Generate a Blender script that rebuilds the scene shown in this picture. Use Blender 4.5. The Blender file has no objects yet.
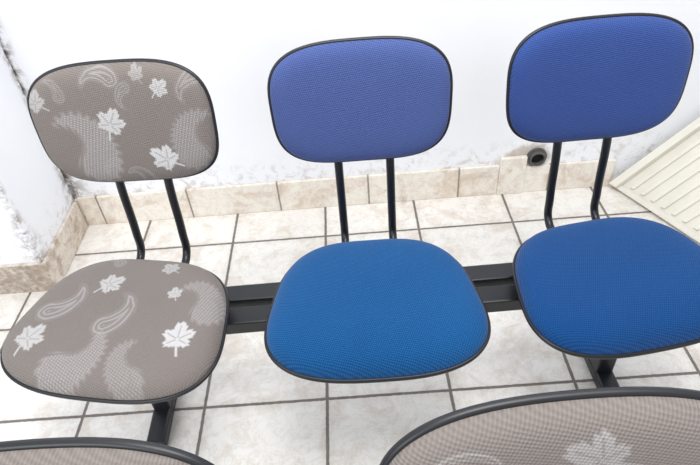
import bpy, bmesh, math, random
import numpy as np
from mathutils import Matrix, Vector

random.seed(4)
rng = np.random.default_rng(5)
scene = bpy.context.scene
COL = bpy.context.collection

def lin(c):
    r = []
    for v in c:
        v = v / 255.0
        r.append(v / 12.92 if v <= 0.04045 else ((v + 0.055) / 1.055) ** 2.4)
    return (r[0], r[1], r[2], 1.0)

# ---------------------------------------------------------------- materials
class NT:
    def __init__(self, name):
        self.m = bpy.data.materials.new(name)
        self.m.use_nodes = True
        self.t = self.m.node_tree
        self.t.nodes.clear()
        self.out = self.n('ShaderNodeOutputMaterial')
        self.b = self.n('ShaderNodeBsdfPrincipled')
        self.l(self.b.outputs[0], self.out.inputs[0])
    def n(self, typ, **kw):
        nd = self.t.nodes.new(typ)
        for k, v in kw.items():
            setattr(nd, k, v)
        return nd
    def l(self, a, b):
        self.t.links.new(a, b)
    def put(self, sock, v):
        if isinstance(v, bpy.types.NodeSocket):
            self.l(v, sock)
        else:
            sock.default_value = v
    def math(self, op, a, b=0.0, c=0.0, clamp=False):
        nd = self.n('ShaderNodeMath', operation=op)
        nd.use_clamp = clamp
        self.put(nd.inputs[0], a); self.put(nd.inputs[1], b); self.put(nd.inputs[2], c)
        return nd.outputs[0]
    def mix(self, fac, a, b, blend='MIX'):
        nd = self.n('ShaderNodeMix', data_type='RGBA', blend_type=blend)
        self.put(nd.inputs[0], fac); self.put(nd.inputs[6], a); self.put(nd.inputs[7], b)
        return nd.outputs[2]
    def noise(self, scale, detail=4.0, rough=0.55, vec=None, dist=0.0):
        nd = self.n('ShaderNodeTexNoise')
        nd.inputs['Scale'].default_value = scale
        nd.inputs['Detail'].default_value = detail
        nd.inputs['Roughness'].default_value = rough
        nd.inputs['Distortion'].default_value = dist
        if vec is not None: self.l(vec, nd.inputs['Vector'])
        return nd.outputs[0]
    def ramp(self, fac, lo, hi, a=0.0, b=1.0):
        nd = self.n('ShaderNodeMapRange')
        nd.interpolation_type = 'SMOOTHSTEP'
        self.put(nd.inputs[0], fac)
        nd.inputs[1].default_value = lo; nd.inputs[2].default_value = hi
        nd.inputs[3].default_value = a; nd.inputs[4].default_value = b
        return nd.outputs[0]
    def coord(self):
        return self.n('ShaderNodeTexCoord').outputs['Object']
    def sep(self, v):
        nd = self.n('ShaderNodeSeparateXYZ'); self.l(v, nd.inputs[0]); return nd.outputs
    def bump(self, h, strength=0.3, dist=0.002):
        nd = self.n('ShaderNodeBump')
        nd.inputs['Strength'].default_value = strength
        nd.inputs['Distance'].default_value = dist
        self.l(h, nd.inputs['Height'])
        self.l(nd.outputs[0], self.b.inputs['Normal'])

def mat_plain(name, col, rough=0.5, metal=0.0, nscale=40.0, var=0.12):
    k = NT(name)
    c = lin(col)
    d = (c[0] * (1 - var), c[1] * (1 - var), c[2] * (1 - var), 1)
    co = k.coord()
    nz = k.noise(nscale, 3, vec=co)
    k.l(k.mix(nz, d, c), k.b.inputs['Base Color'])
    k.b.inputs['Roughness'].default_value = rough
    k.b.inputs['Metallic'].default_value = metal
    return k.m

def mat_fabric(name, col, dark, printed=None, weave=900.0, rough=0.9, sheen=0.1):
    k = NT(name)
    co = k.coord()
    x, y, z = k.sep(co)[:3]
    wob = k.math('MULTIPLY', k.noise(6, 2, vec=co), 6.0)
    d1 = k.math('ADD', x, k.math('MULTIPLY', y, 0.45))
    d2 = k.math('SUBTRACT', y, k.math('MULTIPLY', x, 0.45))
    wx = k.math('SINE', k.math('ADD', k.math('MULTIPLY', d1, weave), wob))
    wy = k.math('SINE', k.math('MULTIPLY_ADD', d2, weave * 1.25, wob))
    w = k.math('MULTIPLY_ADD', k.math('MULTIPLY', wx, wy), 0.5, 0.5)
    nz = k.noise(9, 3, vec=co)
    nf = k.noise(330, 2, vec=co)
    f = k.math('ADD', k.math('MULTIPLY', w, 0.72), k.math('ADD', k.math('MULTIPLY', nz, 0.14), k.math('MULTIPLY', nf, 0.26)), clamp=True)
    c = k.mix(f, lin(dark), lin(col))
    if printed:
        at = k.n('ShaderNodeAttribute', attribute_name='print')
        c = k.mix(at.outputs['Fac'], c, lin(printed))
    k.l(c, k.b.inputs['Base Color'])
    k.b.inputs['Roughness'].default_value = rough
    k.b.inputs['Specular IOR Level'].default_value = 0.2
    k.b.inputs['Sheen Weight'].default_value = sheen
    k.b.inputs['Sheen Roughness'].default_value = 0.5
    k.bump(k.math('ADD', w, nf), 0.7, 0.0015)
    return k.m

def mat_tile(name, gx=0.33, gy=0.33, ox=0.0, oy=0.0, use_y=True, use_z=False,
             base=(228, 219, 206), stain=(196, 172, 146), grout=(128, 116, 104), gw=0.0055, stainamt=0.6):
    k = NT(name)
    geo = k.n('ShaderNodeNewGeometry')
    pos = geo.outputs['Position']
    x, y, z = k.sep(pos)[:3]
    def line(c, g, o):
        q = k.math('DIVIDE', k.math('ADD', c, o), g)
        fr = k.math('FRACT', q)
        d = k.math('SUBTRACT', 0.5, k.math('ABSOLUTE', k.math('SUBTRACT', fr, 0.5)))
        return k.math('MULTIPLY', d, g), k.math('FLOOR', q)
    nzl = k.noise(60, 2, vec=pos)
    wob = k.math('MULTIPLY', k.math('SUBTRACT', nzl, 0.5), 0.0035)
    dx, ix = line(x, gx, ox)
    d, iy = dx, ix
    if use_y:
        dy, iy = line(y, gy, oy)
        d = k.math('MINIMUM', dx, dy)
    d = k.math('ADD', d, wob)
    g = k.ramp(d, gw * 0.5, gw * 0.5 + 0.0022, 1.0, 0.0)
    edge = k.ramp(d, 0.0, 0.03, 1.0, 0.0)
    cmb = k.n('ShaderNodeCombineXYZ')
    k.l(ix, cmb.inputs[0]); k.l(iy, cmb.inputs[1])
    wn = k.n('ShaderNodeTexWhiteNoise'); k.l(cmb.outputs[0], wn.inputs['Vector'])
    off = k.n('ShaderNodeVectorMath', operation='MULTIPLY_ADD')
    k.l(wn.outputs['Color'], off.inputs[0]); off.inputs[1].default_value = (9, 9, 9); k.l(pos, off.inputs[2])
    m1 = k.noise(7, 6, 0.62, vec=off.outputs[0], dist=1.2)
    m2 = k.noise(22, 5, 0.65, vec=off.outputs[0], dist=0.8)
    s = k.math('MULTIPLY', k.ramp(k.math('MULTIPLY_ADD', m2, 0.45, k.math('MULTIPLY', m1, 0.6)), 0.47, 0.66), stainamt)
    c = k.mix(s, lin(base), lin(stain))
    vn = k.math('ABSOLUTE', k.math('SUBTRACT', k.noise(11, 7, 0.7, vec=off.outputs[0], dist=2.0), 0.5))
    c = k.mix(k.ramp(vn, 0.0, 0.035, 0.28 * stainamt, 0.0), c, lin([v * 0.80 for v in stain]))
    tv = k.math('MULTIPLY_ADD', wn.outputs['Value'], 0.08, 0.95)
    hsv = k.n('ShaderNodeHueSaturation'); k.l(c, hsv.inputs['Color']); k.l(tv, hsv.inputs['Value'])
    c = k.mix(k.math('MULTIPLY', edge, k.math('MULTIPLY', m2, 0.3)), hsv.outputs[0], lin((160, 144, 126)))
    dirt = k.ramp(k.noise(5.5, 8, 0.72, vec=pos, dist=0.5), 0.58, 0.74, 0.0, 0.5)
    c = k.mix(dirt, c, lin((158, 144, 128)))
    gn = k.mix(k.noise(14, 3, vec=pos), lin(grout), lin([min(255, v + 34) for v in grout]))
    c = k.mix(g, c, gn)
    k.l(c, k.b.inputs['Base Color'])
    k.l(k.math('MULTIPLY_ADD', g, 0.45, 0.42), k.b.inputs['Roughness'])
    k.bump(k.math('SUBTRACT', k.math('MULTIPLY', m2, 0.08), g), 0.5, 0.0015)
    return k.m

def mat_wall(name, mode):
    k = NT(name)
    geo = k.n('ShaderNodeNewGeometry')
    pos = geo.outputs['Position']
    x, y, z = k.sep(pos)[:3]
    big = k.noise(2.2, 4, vec=pos)
    fine = k.noise(35, 5, vec=pos)
    c = k.mix(big, lin((230, 232, 238)), lin((242, 243, 246)))
    low = k.ramp(z, 0.11, 0.26, 1.0, 0.0)
    sp = k.ramp(k.noise(26, 6, 0.7, vec=pos, dist=0.6), 0.48, 0.66)
    c = k.mix(k.math('MULTIPLY', k.math('MULTIPLY', low, sp), 0.6), c, lin((172, 158, 144)))
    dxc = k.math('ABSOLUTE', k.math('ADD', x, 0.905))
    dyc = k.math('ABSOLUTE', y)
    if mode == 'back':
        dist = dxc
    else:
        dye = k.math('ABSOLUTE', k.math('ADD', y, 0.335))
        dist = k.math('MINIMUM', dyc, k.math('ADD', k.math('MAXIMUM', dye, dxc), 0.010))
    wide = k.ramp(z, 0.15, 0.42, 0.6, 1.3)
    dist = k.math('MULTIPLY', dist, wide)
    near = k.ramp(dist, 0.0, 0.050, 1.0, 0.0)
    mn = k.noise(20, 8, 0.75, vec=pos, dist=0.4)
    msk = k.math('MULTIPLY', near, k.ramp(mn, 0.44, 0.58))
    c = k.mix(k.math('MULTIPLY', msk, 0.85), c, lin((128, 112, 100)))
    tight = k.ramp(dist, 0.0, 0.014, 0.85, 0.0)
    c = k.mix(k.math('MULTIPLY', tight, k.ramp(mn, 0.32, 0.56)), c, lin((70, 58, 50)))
    px = k.math('SUBTRACT', x, 0.745); pz = k.math('SUBTRACT', z, 0.15)
    r = k.math('SQRT', k.math('ADD', k.math('MULTIPLY', px, px), k.math('MULTIPLY', k.math('MULTIPLY', pz, pz), 2.5)))
    r = k.math('ADD', r, k.math('MULTIPLY', k.math('SUBTRACT', mn, 0.5), 0.12))
    if mode == 'back':
        pm = k.ramp(r, 0.06, 0.10, 0.8, 0.0)
        c = k.mix(pm, c, k.mix(fine, lin((140, 124, 108)), lin((210, 200, 188))))
    k.l(c, k.b.inputs['Base Color'])
    k.b.inputs['Roughness'].default_value = 0.6
    k.bump(k.math('ADD', fine, k.math('MULTIPLY', big, 2.0)), 0.18, 0.003)
    return k.m

M_BLACK = mat_plain('black_plastic', (24, 25, 30), 0.42)
M_METAL = mat_plain('black_painted_steel', (18, 19, 26), 0.36)
M_SEATBLUE = mat_fabric('blue_seat_fabric', (20, 96, 156), (2, 40, 88))
M_SEATBLUE2 = mat_fabric('blue_seat_fabric_b', (14, 82, 144), (2, 34, 86))
M_BACKBLUE = mat_fabric('blue_back_fabric', (80, 98, 152), (48, 62, 114), weave=1000)
M_BACKBLUE2 = mat_fabric('blue_back_fabric_b', (58, 84, 146), (30, 50, 108), weave=1000)
M_GREY = mat_fabric('grey_printed_fabric', (132, 124, 119), (106, 99, 96), printed=(202, 201, 202), weave=1000)
M_FLOOR = mat_tile('floor_tiles', oy=0.175, gw=0.0062, base=(236, 233, 228), stain=(212, 202, 190), grout=(100, 93, 88), stainamt=0.75)
M_BASE = mat_tile('baseboard_tiles', use_y=False, ox=0.165, base=(234, 228, 218), stain=(204, 184, 164), stainamt=0.75, gw=0.004)
M_BASEL = mat_tile('baseboard_tiles_side', use_y=True, ox=0.12, oy=0.02, base=(224, 214, 202), stain=(164, 144, 126), stainamt=0.95, gw=0.004)
M_WALL = mat_wall('painted_wall', 'back')
M_PILLAR = mat_wall('painted_pillar', 'side')
M_CREAM = mat_plain('cream_plastic', (230, 226, 214), 0.45, nscale=14, var=0.2)
M_PVC = mat_plain('grey_pvc', (92, 88, 88), 0.5)
M_DARK = mat_plain('dark_hole', (10, 9, 9), 0.9)

# ---------------------------------------------------------------- mesh helpers
def obj_from(name, verts, faces, mat, parent=None, smooth=True):
    me = bpy.data.meshes.new(name)
    me.from_pydata([tuple(map(float, v)) for v in verts], [], faces)
    me.validate()
    if smooth:
        me.polygons.foreach_set('use_smooth', [True] * len(me.polygons))
    me.materials.append(mat)
    o = bpy.data.objects.new(name, me)
    COL.objects.link(o)
    if parent: o.parent = parent
    return o

def box(name, lo, hi, mat, parent=None, bevel=0.0, segs=2):
    bm = bmesh.new()
    bmesh.ops.create_cube(bm, size=1.0)
    for v in bm.verts:
        v.co = Vector([(lo[i] + hi[i]) / 2 + v.co[i] * (hi[i] - lo[i]) for i in range(3)])
    if bevel > 0:
        bmesh.ops.bevel(bm, geom=bm.edges[:], offset=bevel, segments=segs, affect='EDGES', profile=0.5)
    me = bpy.data.meshes.new(name); bm.to_mesh(me); bm.free()
    me.materials.append(mat)
    o = bpy.data.objects.new(name, me); COL.objects.link(o)
    if parent: o.parent = parent
    return o

def outline(hw, hh, n, taper, N):
    t = np.linspace(0, 2 * math.pi, 6000, endpoint=False)
    c, s = np.cos(t), np.sin(t)
    x = hw * np.sign(c) * np.abs(c) ** (2 / n)
    y = hh * np.sign(s) * np.abs(s) ** (2 / n)
    x = x * (1 - taper * y / hh)
    P = np.stack([x, y], 1)
    d = np.linalg.norm(np.roll(P, -1, 0) - P, axis=1)
    L = np.concatenate([[0], np.cumsum(d)])
    q = np.linspace(0, L[-1], N, endpoint=False)
    Pc = np.vstack([P, P[:1]])
    return np.stack([np.interp(q, L, Pc[:, 0]), np.interp(q, L, Pc[:, 1])], 1)

def cushion(name, O, thick, dome, rings, mat, bend, parent, pattern=None, inset=0.0):
    N = len(O)
    ss = 1 - (1 - np.linspace(0, 1, rings + 1)[1:]) ** 1.0
    extra = 1 - np.array([0.045, 0.03, 0.02, 0.012, 0.006, 0.002])
    ss = np.unique(np.round(np.concatenate([ss, extra]), 5))
    V = [np.array([[0, 0, thick + dome]])]
    for s in ss:
        h = thick * (max(0, 1 - s ** 10)) ** 0.5 + dome * (1 - s * s)
        sc = s * (1 - inset)
        V.append(np.column_stack([O * sc, np.full(N, h)]))
    V = np.vstack(V)
    flat = V[:, :2].copy()
    V[:, 2] += bend(V[:, 0], V[:, 1])
    F = [(0, 1 + i, 1 + (i + 1) % N) for i in range(N)]
    for r in range(len(ss) - 1):
        a = 1 + r * N; b = a + N
        F += [(a + i, b + i, b + (i + 1) % N, a + (i + 1) % N) for i in range(N)]
    o = obj_from(name, V, F, mat, parent)
    if pattern is not None:
        val = pattern(flat[:, 0], flat[:, 1])
        at = o.data.attributes.new('print', 'FLOAT', 'POINT')
        at.data.foreach_set('value', val.astype(np.float32))
    return o

def shell(name, O, depth, rad, bend, parent, mat):
    N = len(O)
    V = []; F = []
    T = np.roll(O, -1, 0) - np.roll(O, 1, 0)
    T /= np.linalg.norm(T, axis=1)[:, None]
    Nn = np.column_stack([T[:, 1], -T[:, 0]])
    K = 10
    for j in range(K):
        a = 2 * math.pi * j / K
        P = O + Nn * (rad * math.cos(a))
        V.append(np.column_stack([P, np.full(N, rad * 1.3 * math.sin(a))]))
    for j in range(K):
        a = j * N; b = ((j + 1) % K) * N
        F += [(a + i, a + (i + 1) % N, b + (i + 1) % N, b + i) for i in range(N)]
    base = K * N
    ss = [1.0, 0.985, 0.96, 0.92, 0.85, 0.7, 0.45, 0.2]
    for s in ss:
        V.append(np.column_stack([O * s, np.full(N, -depth * (1 - s ** 8) ** 0.6 - 0.002)]))
    for r in range(len(ss) - 1):
        a = base + r * N; b = a + N
        F += [(a + i, b + i, b + (i + 1) % N, a + (i + 1) % N) for i in range(N)]
    V = np.vstack(V)
    F.append(tuple(range(base + (len(ss) - 1) * N, base + len(ss) * N)))
    V[:, 2] += bend(V[:, 0], V[:, 1])
    return obj_from(name, V, F, mat, parent)

def tube(name, pts, rx, mat, parent, res=5):
    cu = bpy.data.curves.new(name, 'CURVE')
    cu.dimensions = '3D'; cu.bevel_depth = rx; cu.bevel_resolution = res; cu.use_fill_caps = True
    sp = cu.splines.new('BEZIER')
    sp.bezier_points.add(len(pts) - 1)
    for b, p in zip(sp.bezier_points, pts):
        b.co = p; b.handle_left_type = 'AUTO'; b.handle_right_type = 'AUTO'
    cu.resolution_u = 10
    cu.materials.append(mat)
    tmp = bpy.data.objects.new(name + '_tmp', cu); COL.objects.link(tmp)
    dg = bpy.context.evaluated_depsgraph_get()
    me = bpy.data.meshes.new_from_object(tmp.evaluated_get(dg))
    bpy.data.objects.remove(tmp)
    me.polygons.foreach_set('use_smooth', [True] * len(me.polygons))
    o = bpy.data.objects.new(name, me); COL.objects.link(o)
    if parent: o.parent = parent
    return o

# ---------------------------------------------------------------- printed motifs
def sstep(a, b, x):
    t = np.clip((x - a) / (b - a), 0, 1); return t * t * (3 - 2 * t)

def leaf(X, Y, cx, cy, R, rot, amt=1.0):
    x = X - cx; y = Y - cy
    c, s = math.cos(rot), math.sin(rot)
    u = (c * x + s * y) / R; v = (-s * x + c * y) / R
    v = v + 0.15
    r = np.hypot(u, v); th = np.arctan2(u, v)
    lobes = [(0.0, 1.05, 0.52), (1.02, 0.90, 0.46), (-1.02, 0.88, 0.46), (2.05, 0.72, 0.46), (-2.05, 0.70, 0.46)]
    rad = np.full_like(r, 0.40)
    for a, L, w in lobes:
        rad = np.maximum(rad, 0.46 + (L - 0.46) * np.exp(-(np.abs(np.angle(np.exp(1j * (th - a)))) / w) ** 2.8))
    rad += 0.05 * np.sin(19 * th) + 0.03 * np.sin(31 * th + 1.3)
    m = sstep(0.06, -0.06, r - rad)
    vein = np.ones_like(r)
    for a, L, w in lobes:
        d = np.abs(np.sin(th - a)) * r
        on = (np.cos(th - a) > 0) & (r > 0.08) & (r < L * 0.8)
        vein = np.where(on, np.minimum(vein, sstep(0.012, 0.06, d)), vein)
    stem = sstep(0.08, 0.035, np.abs(u + 0.25 * (v + .2))) * (v < -0.2) * (v > -1.0)
    return amt * np.maximum(m * (0.45 + 0.55 * vein), stem)

def paisley(X, Y, cx, cy, L, rot, amt=0.6, style='dots', flip=1):
    x = (X - cx); y = (Y - cy)
    c, s = math.cos(rot), math.sin(rot)
    u = flip * (c * x + s * y) / L; v = (-s * x + c * y) / L
    best = np.full_like(u, 9.0)
    for t in np.linspace(0, 1, 26):
        a = -0.5 + 2.5 * t
        px = 0.34 * math.cos(a) - 0.12; py = 0.40 * math.sin(a) - 0.1
        w = 0.21 * (1 - t) ** 0.75 + 0.012
        d = np.hypot(u - px, v - py) - w
        best = np.minimum(best, d)
    inside = sstep(0.02, -0.02, best)
    if style == 'dots':
        g = 2 * math.pi / 0.0085
        dots = sstep(-0.1, 0.5, np.sin(X * g + 0.6 * Y * g) * np.sin(Y * g - 0.3 * X * g))
        scal = 0.5 + 0.5 * np.sin(np.arctan2(u, v) * 26)
        line = np.exp(-((best - 0.02) / 0.03) ** 2) * scal
        return amt * np.clip(inside * (0.25 + 0.75 * dots) + 0.5 * line, 0, 1)
    if style == 'lines':
        st = sstep(0.0, 0.6, np.sin(best * 75 + 0.5 * np.sin(30 * u)))
        return amt * inside * np.clip(0.8 * st + .2, 0, 1)
    line = np.exp(-(best / 0.02) ** 2) + 0.7 * np.exp(-((best + 0.07) / 0.016) ** 2)
    return amt * np.clip(line, 0, 1)

def pattern_from(items):
    def f(X, Y):
        v = np.zeros_like(X)
        for it in items:
            if it[0] == 'leaf': w = leaf(X, Y, *it[1:])
            else: w = paisley(X, Y, *it[1:])
            v = np.maximum(v, w)
        v = v * (0.85 + 0.15 * rng.random(len(v)))
        return v
    return f

P_BACK = pattern_from([
    ('leaf', -0.020, 0.018, 0.034, -0.5, 0.80), ('leaf', 0.070, -0.066, 0.036, 0.9, 0.95),
    ('leaf', 0.092, 0.082, 0.022, -0.9, 0.7), ('leaf', -0.158, 0.070, 0.028, 0.8, 0.55),
    ('leaf', 0.052, 0.110, 0.018, 0.3, 0.35),
    ('p', -0.090, -0.024, 0.165, -0.15, 0.48, 'dots'), ('p', 0.148, -0.020, 0.135, 0.2, 0.40, 'dots', -1),
    ('p', -0.030, 0.098, 0.085, 1.2, 0.32, 'lines'), ('p', 0.005, -0.105, 0.06, 0.4, 0.3, 'line'),
    ('p', 0.02, 0.065, 0.06, 2.4, 0.22, 'lines'), ('p', 0.15, 0.075, 0.08, 2.0, 0.25, 'lines'),
    ('p', -0.045, -0.085, 0.06, 2.0, 0.3, 'lines'), ('p', -0.12, 0.09, 0.06, 0.2, 0.22, 'lines')])
P_SEAT = pattern_from([
    ('leaf', -0.055, 0.070, 0.034, -0.9, 0.7), ('leaf', -0.158, -0.085, 0.038, -0.5, 0.7),
    ('leaf', 0.150, -0.055, 0.040, 0.1, 0.9), ('leaf', 0.100, 0.055, 0.020, 0.3, 0.7),
    ('leaf', 0.060, 0.130, 0.024, 0.9, 0.55),
    ('p', -0.135, 0.020, 0.125, -1.0, 0.34, 'lines'), ('p', -0.010, 0.000, 0.125, -0.7, 0.34, 'lines'),
    ('p', -0.045, -0.110, 0.150, -1.2, 0.42, 'dots'), ('p', 0.070, -0.120, 0.12, 0.9, 0.34, 'dots', -1),
    ('p', 0.155, 0.045, 0.13, 0.2, 0.4, 'dots'), ('p', -0.09, 0.140, 0.07, 0.9, 0.25, 'lines')])
P_FRONT = pattern_from([
    ('leaf', 0.130, 0.040, 0.050, 0.1, 0.85), ('leaf', 0.015, 0.080, 0.036, 1.1, 0.32),
    ('leaf', -0.050, 0.030, 0.026, 0.8, 0.35), ('p', -0.105, 0.015, 0.10, 0.1, 0.35, 'lines'),
    ('p', -0.11, 0.075, 0.07, 1.3, 0.3, 'line'), ('p', 0.03, 0.02, 0.11, -0.6, 0.34, 'dots'),
    ('leaf', -0.04, -0.09, 0.036, 0.4, 0.8), ('p', 0.10, -0.08, 0.1, 0.6, 0.4, 'dots')])

# ---------------------------------------------------------------- chair
TILT = math.radians(8)
def chair(x, y, yaw, back_mat, seat_mat, pb=None, ps=None, hi_back=False, hi_seat=False,
          sh=0.182, sw=0.214, syaw=0.0, byaw=0.0, bx=0.0):
    e = bpy.data.objects.new('waiting_chair', None)
    COL.objects.link(e)
    N = 640 if hi_seat else 200
    O = outline(sw, sh, 3.05, 0.15, N)
    bend = lambda X, Y: -0.012 * np.clip((-Y - 0.08) / 0.11, 0, 1) ** 2 - 0.010 * (1 - (X / 0.21) ** 2)
    c = cushion('seat_cushion', O, 0.037, 0.010, 130 if hi_seat else 36, seat_mat, bend, e, ps, inset=0.006)
    s = shell('seat_pan', O, 0.020, 0.0038, bend, e, M_BLACK)
    for o in (c, s):
        o.location = (0, 0, 0.432); o.rotation_euler = (math.radians(1.5), 0, math.radians(syaw))
    N = 640 if hi_back else 200
    O = outline(0.1815, 0.128, 3.3, -0.02, N)
    bendb = lambda X, Y: 0.55 * X ** 2
    c = cushion('backrest_cushion', O, 0.028, 0.008, 110 if hi_back else 36, back_mat, bendb, e, pb, inset=0.006)
    s = shell('backrest_shell', O, 0.016, 0.0038, bendb, e, M_BLACK)
    for o in (c, s):
        o.rotation_euler = (math.radians(90) - TILT, 0, math.radians(byaw))
        o.location = (bx, 0.244, 0.767)
    for i, sx in enumerate((-1, 1)):
        px = sx * 0.058
        tube('back_post_%d' % (i + 1), [(px, 0.02, 0.402), (px, 0.18, 0.402), (px, 0.226, 0.418), (px, 0.238, 0.47),
                                       (px, 0.251, 0.60), (px, 0.270, 0.70), (px, 0.286, 0.80)], 0.0095, M_METAL, e)
    box('seat_bracket', (-0.085, -0.02, 0.380), (0.085, 0.15, 0.416), M_METAL, e, 0.004)
    box('backrest_bracket', (-0.08, 0.255, 0.735), (0.08, 0.272, 0.765), M_METAL, e, 0.003)
    e.location = (x, y, 0); e.rotation_euler = (0, 0, math.radians(yaw))
    return e

chair(-0.390, -0.892, -8, M_GREY, M_GREY, P_BACK, P_SEAT, True, True, sh=0.177, sw=0.222, syaw=-3, byaw=6, bx=0.020)
chair(0.140, -0.886, -0.5, M_BACKBLUE, M_SEATBLUE, sh=0.182, sw=0.217)
chair(0.657, -0.871, 5, M_BACKBLUE2, M_SEATBLUE2, sh=0.176, sw=0.216, syaw=3, byaw=-4, bx=-0.012)
chair(-0.188, -1.705, 0, M_GREY, M_GREY, P_FRONT, P_SEAT, True, False)
chair(0.303, -1.694, 1, M_GREY, M_GREY, P_FRONT, P_SEAT, True, False)
chair(0.805, -1.682, 1, M_GREY, M_GREY, P_BACK, P_SEAT, False, False)

def frame(cx, cy, yaw, half=0.66):
    e = bpy.data.objects.new('bench_beam_frame', None); COL.objects.link(e)
    box('rail_1', (-half, 0.095, 0.343), (half, 0.145, 0.3795), M_METAL, e, 0.004)
    box('rail_2', (-half, 0.026, 0.343), (half, 0.076, 0.3795), M_METAL, e, 0.004)
    for i, px in enumerate((-0.585, 0.575)):
        box('rail_tie_%d' % (i + 1), (px - 0.03, 0.03, 0.333), (px + 0.03, 0.14, 0.344), M_METAL, e, 0.002)
        box('leg_%d' % (i + 1), (px - 0.022, 0.05, 0.03), (px + 0.022, 0.11, 0.334), M_METAL, e, 0.004)
        box('foot_bar_%d' % (i + 1), (px - 0.024, -0.045, 0.006), (px + 0.024, 0.28, 0.04), M_METAL, e, 0.006)
        for j, py in enumerate((-0.03, 0.265)):
            box('foot_pad_%d_%d' % (i + 1, j + 1), (px - 0.018, py - 0.014, 0.0), (px + 0.018, py + 0.014, 0.008), M_BLACK, e, 0.002)
    e.location = (cx, cy, 0); e.rotation_euler = (0, 0, math.radians(yaw))
    return e
frame(0.155, -0.898, 0.8)
frame(0.303, -1.695, 1.0)

# ---------------------------------------------------------------- room
box('floor', (-3.2, -4.0, -0.1), (3.6, 0.0, 0.0), M_FLOOR)
box('wall_back', (-3.2, 0.0, -0.1), (3.6, 0.15, 2.8), M_WALL)
box('wall_left', (-3.2, -0.335, 0.0), (-0.905, 0.0, 2.8), M_PILLAR, None, 0.006)
BH = 0.128
def baseboard(name, lo, hi, mat):
    return box(name, lo, hi, mat, None, 0.003)
baseboard('baseboard_back', (-0.893, -0.012, 0.0), (0.640, 0.0, BH), M_BASE)
baseboard('trim_1', (0.640, -0.017, 0.0), (0.735, 0.0, 0.160), M_BASE)
baseboard('trim_2', (0.735, -0.012, 0.0), (1.06, 0.0, 0.115), M_BASE)
baseboard('baseboard_left', (-0.905, -0.347, 0.0), (-0.893, 0.0, BH - 0.005), M_BASEL)
baseboard('baseboard_front', (-3.2, -0.347, 0.0), (-0.905, -0.335, BH - 0.005), M_BASEL)

pe = bpy.data.objects.new('drain_pipe_stub', None); COL.objects.link(pe)
def ring(name, ro, ri, y0, y1, mat):
    N = 40; V = []; F = []
    for (r, y) in ((ro, y1), (ro, y0), (ri, y0), (ri, y1)):
        for i in range(N):
            a = 2 * math.pi * i / N
            V.append((r * math.cos(a), y, r * math.sin(a)))
    for k_ in range(3):
        F += [(k_ * N + i, k_ * N + (i + 1) % N, (k_ + 1) * N + (i + 1) % N, (k_ + 1) * N + i) for i in range(N)]
    return obj_from(name, V, F, mat, pe, smooth=False)
ring('pipe_wall', 0.028, 0.023, -0.022, 0.0, M_PVC)
ring('pipe_collar', 0.036, 0.028, -0.008, 0.0, M_PVC)
N = 40
obj_from('pipe_bore', [(0.0235 * math.cos(2 * math.pi * i / N), -0.006, 0.0235 * math.sin(2 * math.pi * i / N)) for i in range(N)], [tuple(range(N))], M_DARK, pe)
pe.location = (0.770, 0.0, 0.150)

# ribbed ramp against the wall, right
A = Vector((1.07, -0.015, 0.0)); e1 = Vector((1.0, 0.0, 1.02)).normalized(); C = Vector((1.27, -0.44, 0.0))
e2 = (C - A); W = e2.length; e2.normalize()
nrm = e1.cross(e2)
if nrm.z < 0: nrm = -nrm
nrm.normalize()
re_ = bpy.data.objects.new('ribbed_ramp', None); COL.objects.link(re_)
def slab(name, s0, s1, t0, t1, h0, h1, mat):
    P = []
    for h in (h0, h1):
        for (s, t) in ((s0, t0), (s1, t0), (s1, t1), (s0, t1)):
            P.append(A + e1 * s + e2 * t + nrm * h)
    F = [(0, 3, 2, 1), (4, 5, 6, 7), (0, 1, 5, 4), (1, 2, 6, 5), (2, 3, 7, 6), (3, 0, 4, 7)]
    o = obj_from(name, P, F, mat, re_, smooth=False)
    b = o.modifiers.new('bevel', 'BEVEL'); b.width = 0.003; b.segments = 2
    return o
LEN = 0.9
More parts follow.
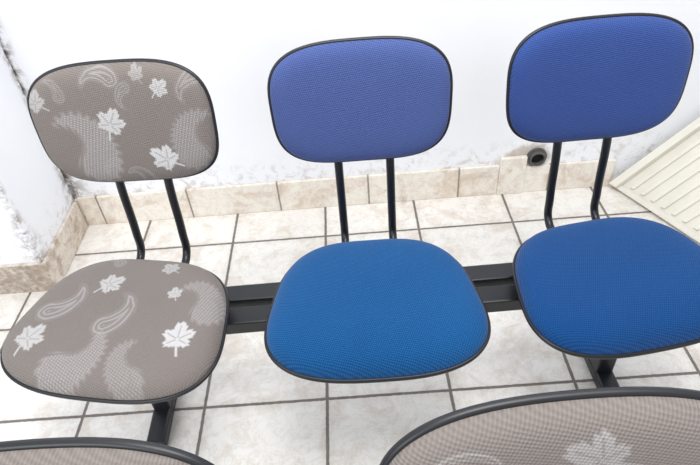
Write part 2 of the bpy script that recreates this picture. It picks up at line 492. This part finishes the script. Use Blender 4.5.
slab('panel', 0.0, LEN, 0.0, W, 0.0, 0.012, M_CREAM)
slab('rim_1', 0.0, LEN, 0.0, 0.03, 0.012, 0.038, M_CREAM)
slab('rim_2', 0.0, LEN, W - 0.02, W, 0.012, 0.03, M_CREAM)
slab('lip', 0.0, 0.02, 0.03, W - 0.02, 0.012, 0.02, M_CREAM)
nr = 9
for i in range(nr):
    t = 0.065 + i * (W - 0.12) / (nr - 1)
    slab('rib_%d' % (i + 1), 0.03, LEN, t - 0.008, t + 0.008, 0.011, 0.020, M_CREAM)

# ---------------------------------------------------------------- light
w = bpy.data.worlds.new('world'); scene.world = w; w.use_nodes = True
bg = w.node_tree.nodes['Background']
bg.inputs[0].default_value = (0.93, 0.96, 1.0, 1); bg.inputs[1].default_value = 0.84
def area(name, loc, tgt, size, power, col=(1, 1, 1)):
    ld = bpy.data.lights.new(name, 'AREA'); ld.energy = power; ld.size = size; ld.color = col
    o = bpy.data.objects.new(name, ld); COL.objects.link(o)
    o.location = loc
    o.rotation_euler = (Vector(tgt) - Vector(loc)).to_track_quat('-Z', 'Y').to_euler()
    return o
area('ceiling_light', (0.3, -1.3, 2.7), (0.2, -0.5, 0), 1.0, 46, (1, 0.99, 0.975))
area('window_light', (-1.6, -3.4, 2.2), (0, -0.4, 0.4), 1.6, 55, (0.95, 0.97, 1.0))

# ---------------------------------------------------------------- camera
f, cx, cy, cz, yaw, pit, rol = 581.34609, 0.11861, -1.71881, 1.35341, 0.0206, 0.71651, -0.08885
R = Matrix.Rotation(yaw, 4, 'Z') @ Matrix.Rotation(math.pi / 2 - pit, 4, 'X') @ Matrix.Rotation(rol, 4, 'Z')
cd = bpy.data.cameras.new('camera'); cam = bpy.data.objects.new('camera', cd); COL.objects.link(cam)
cd.sensor_width = 36; cd.lens = f * 36 / 700; cd.clip_start = 0.02
cam.matrix_world = Matrix.Translation((cx, cy, cz)) @ R
scene.camera = cam
scene.view_settings.view_transform = 'Standard'
scene.view_settings.look = 'None'
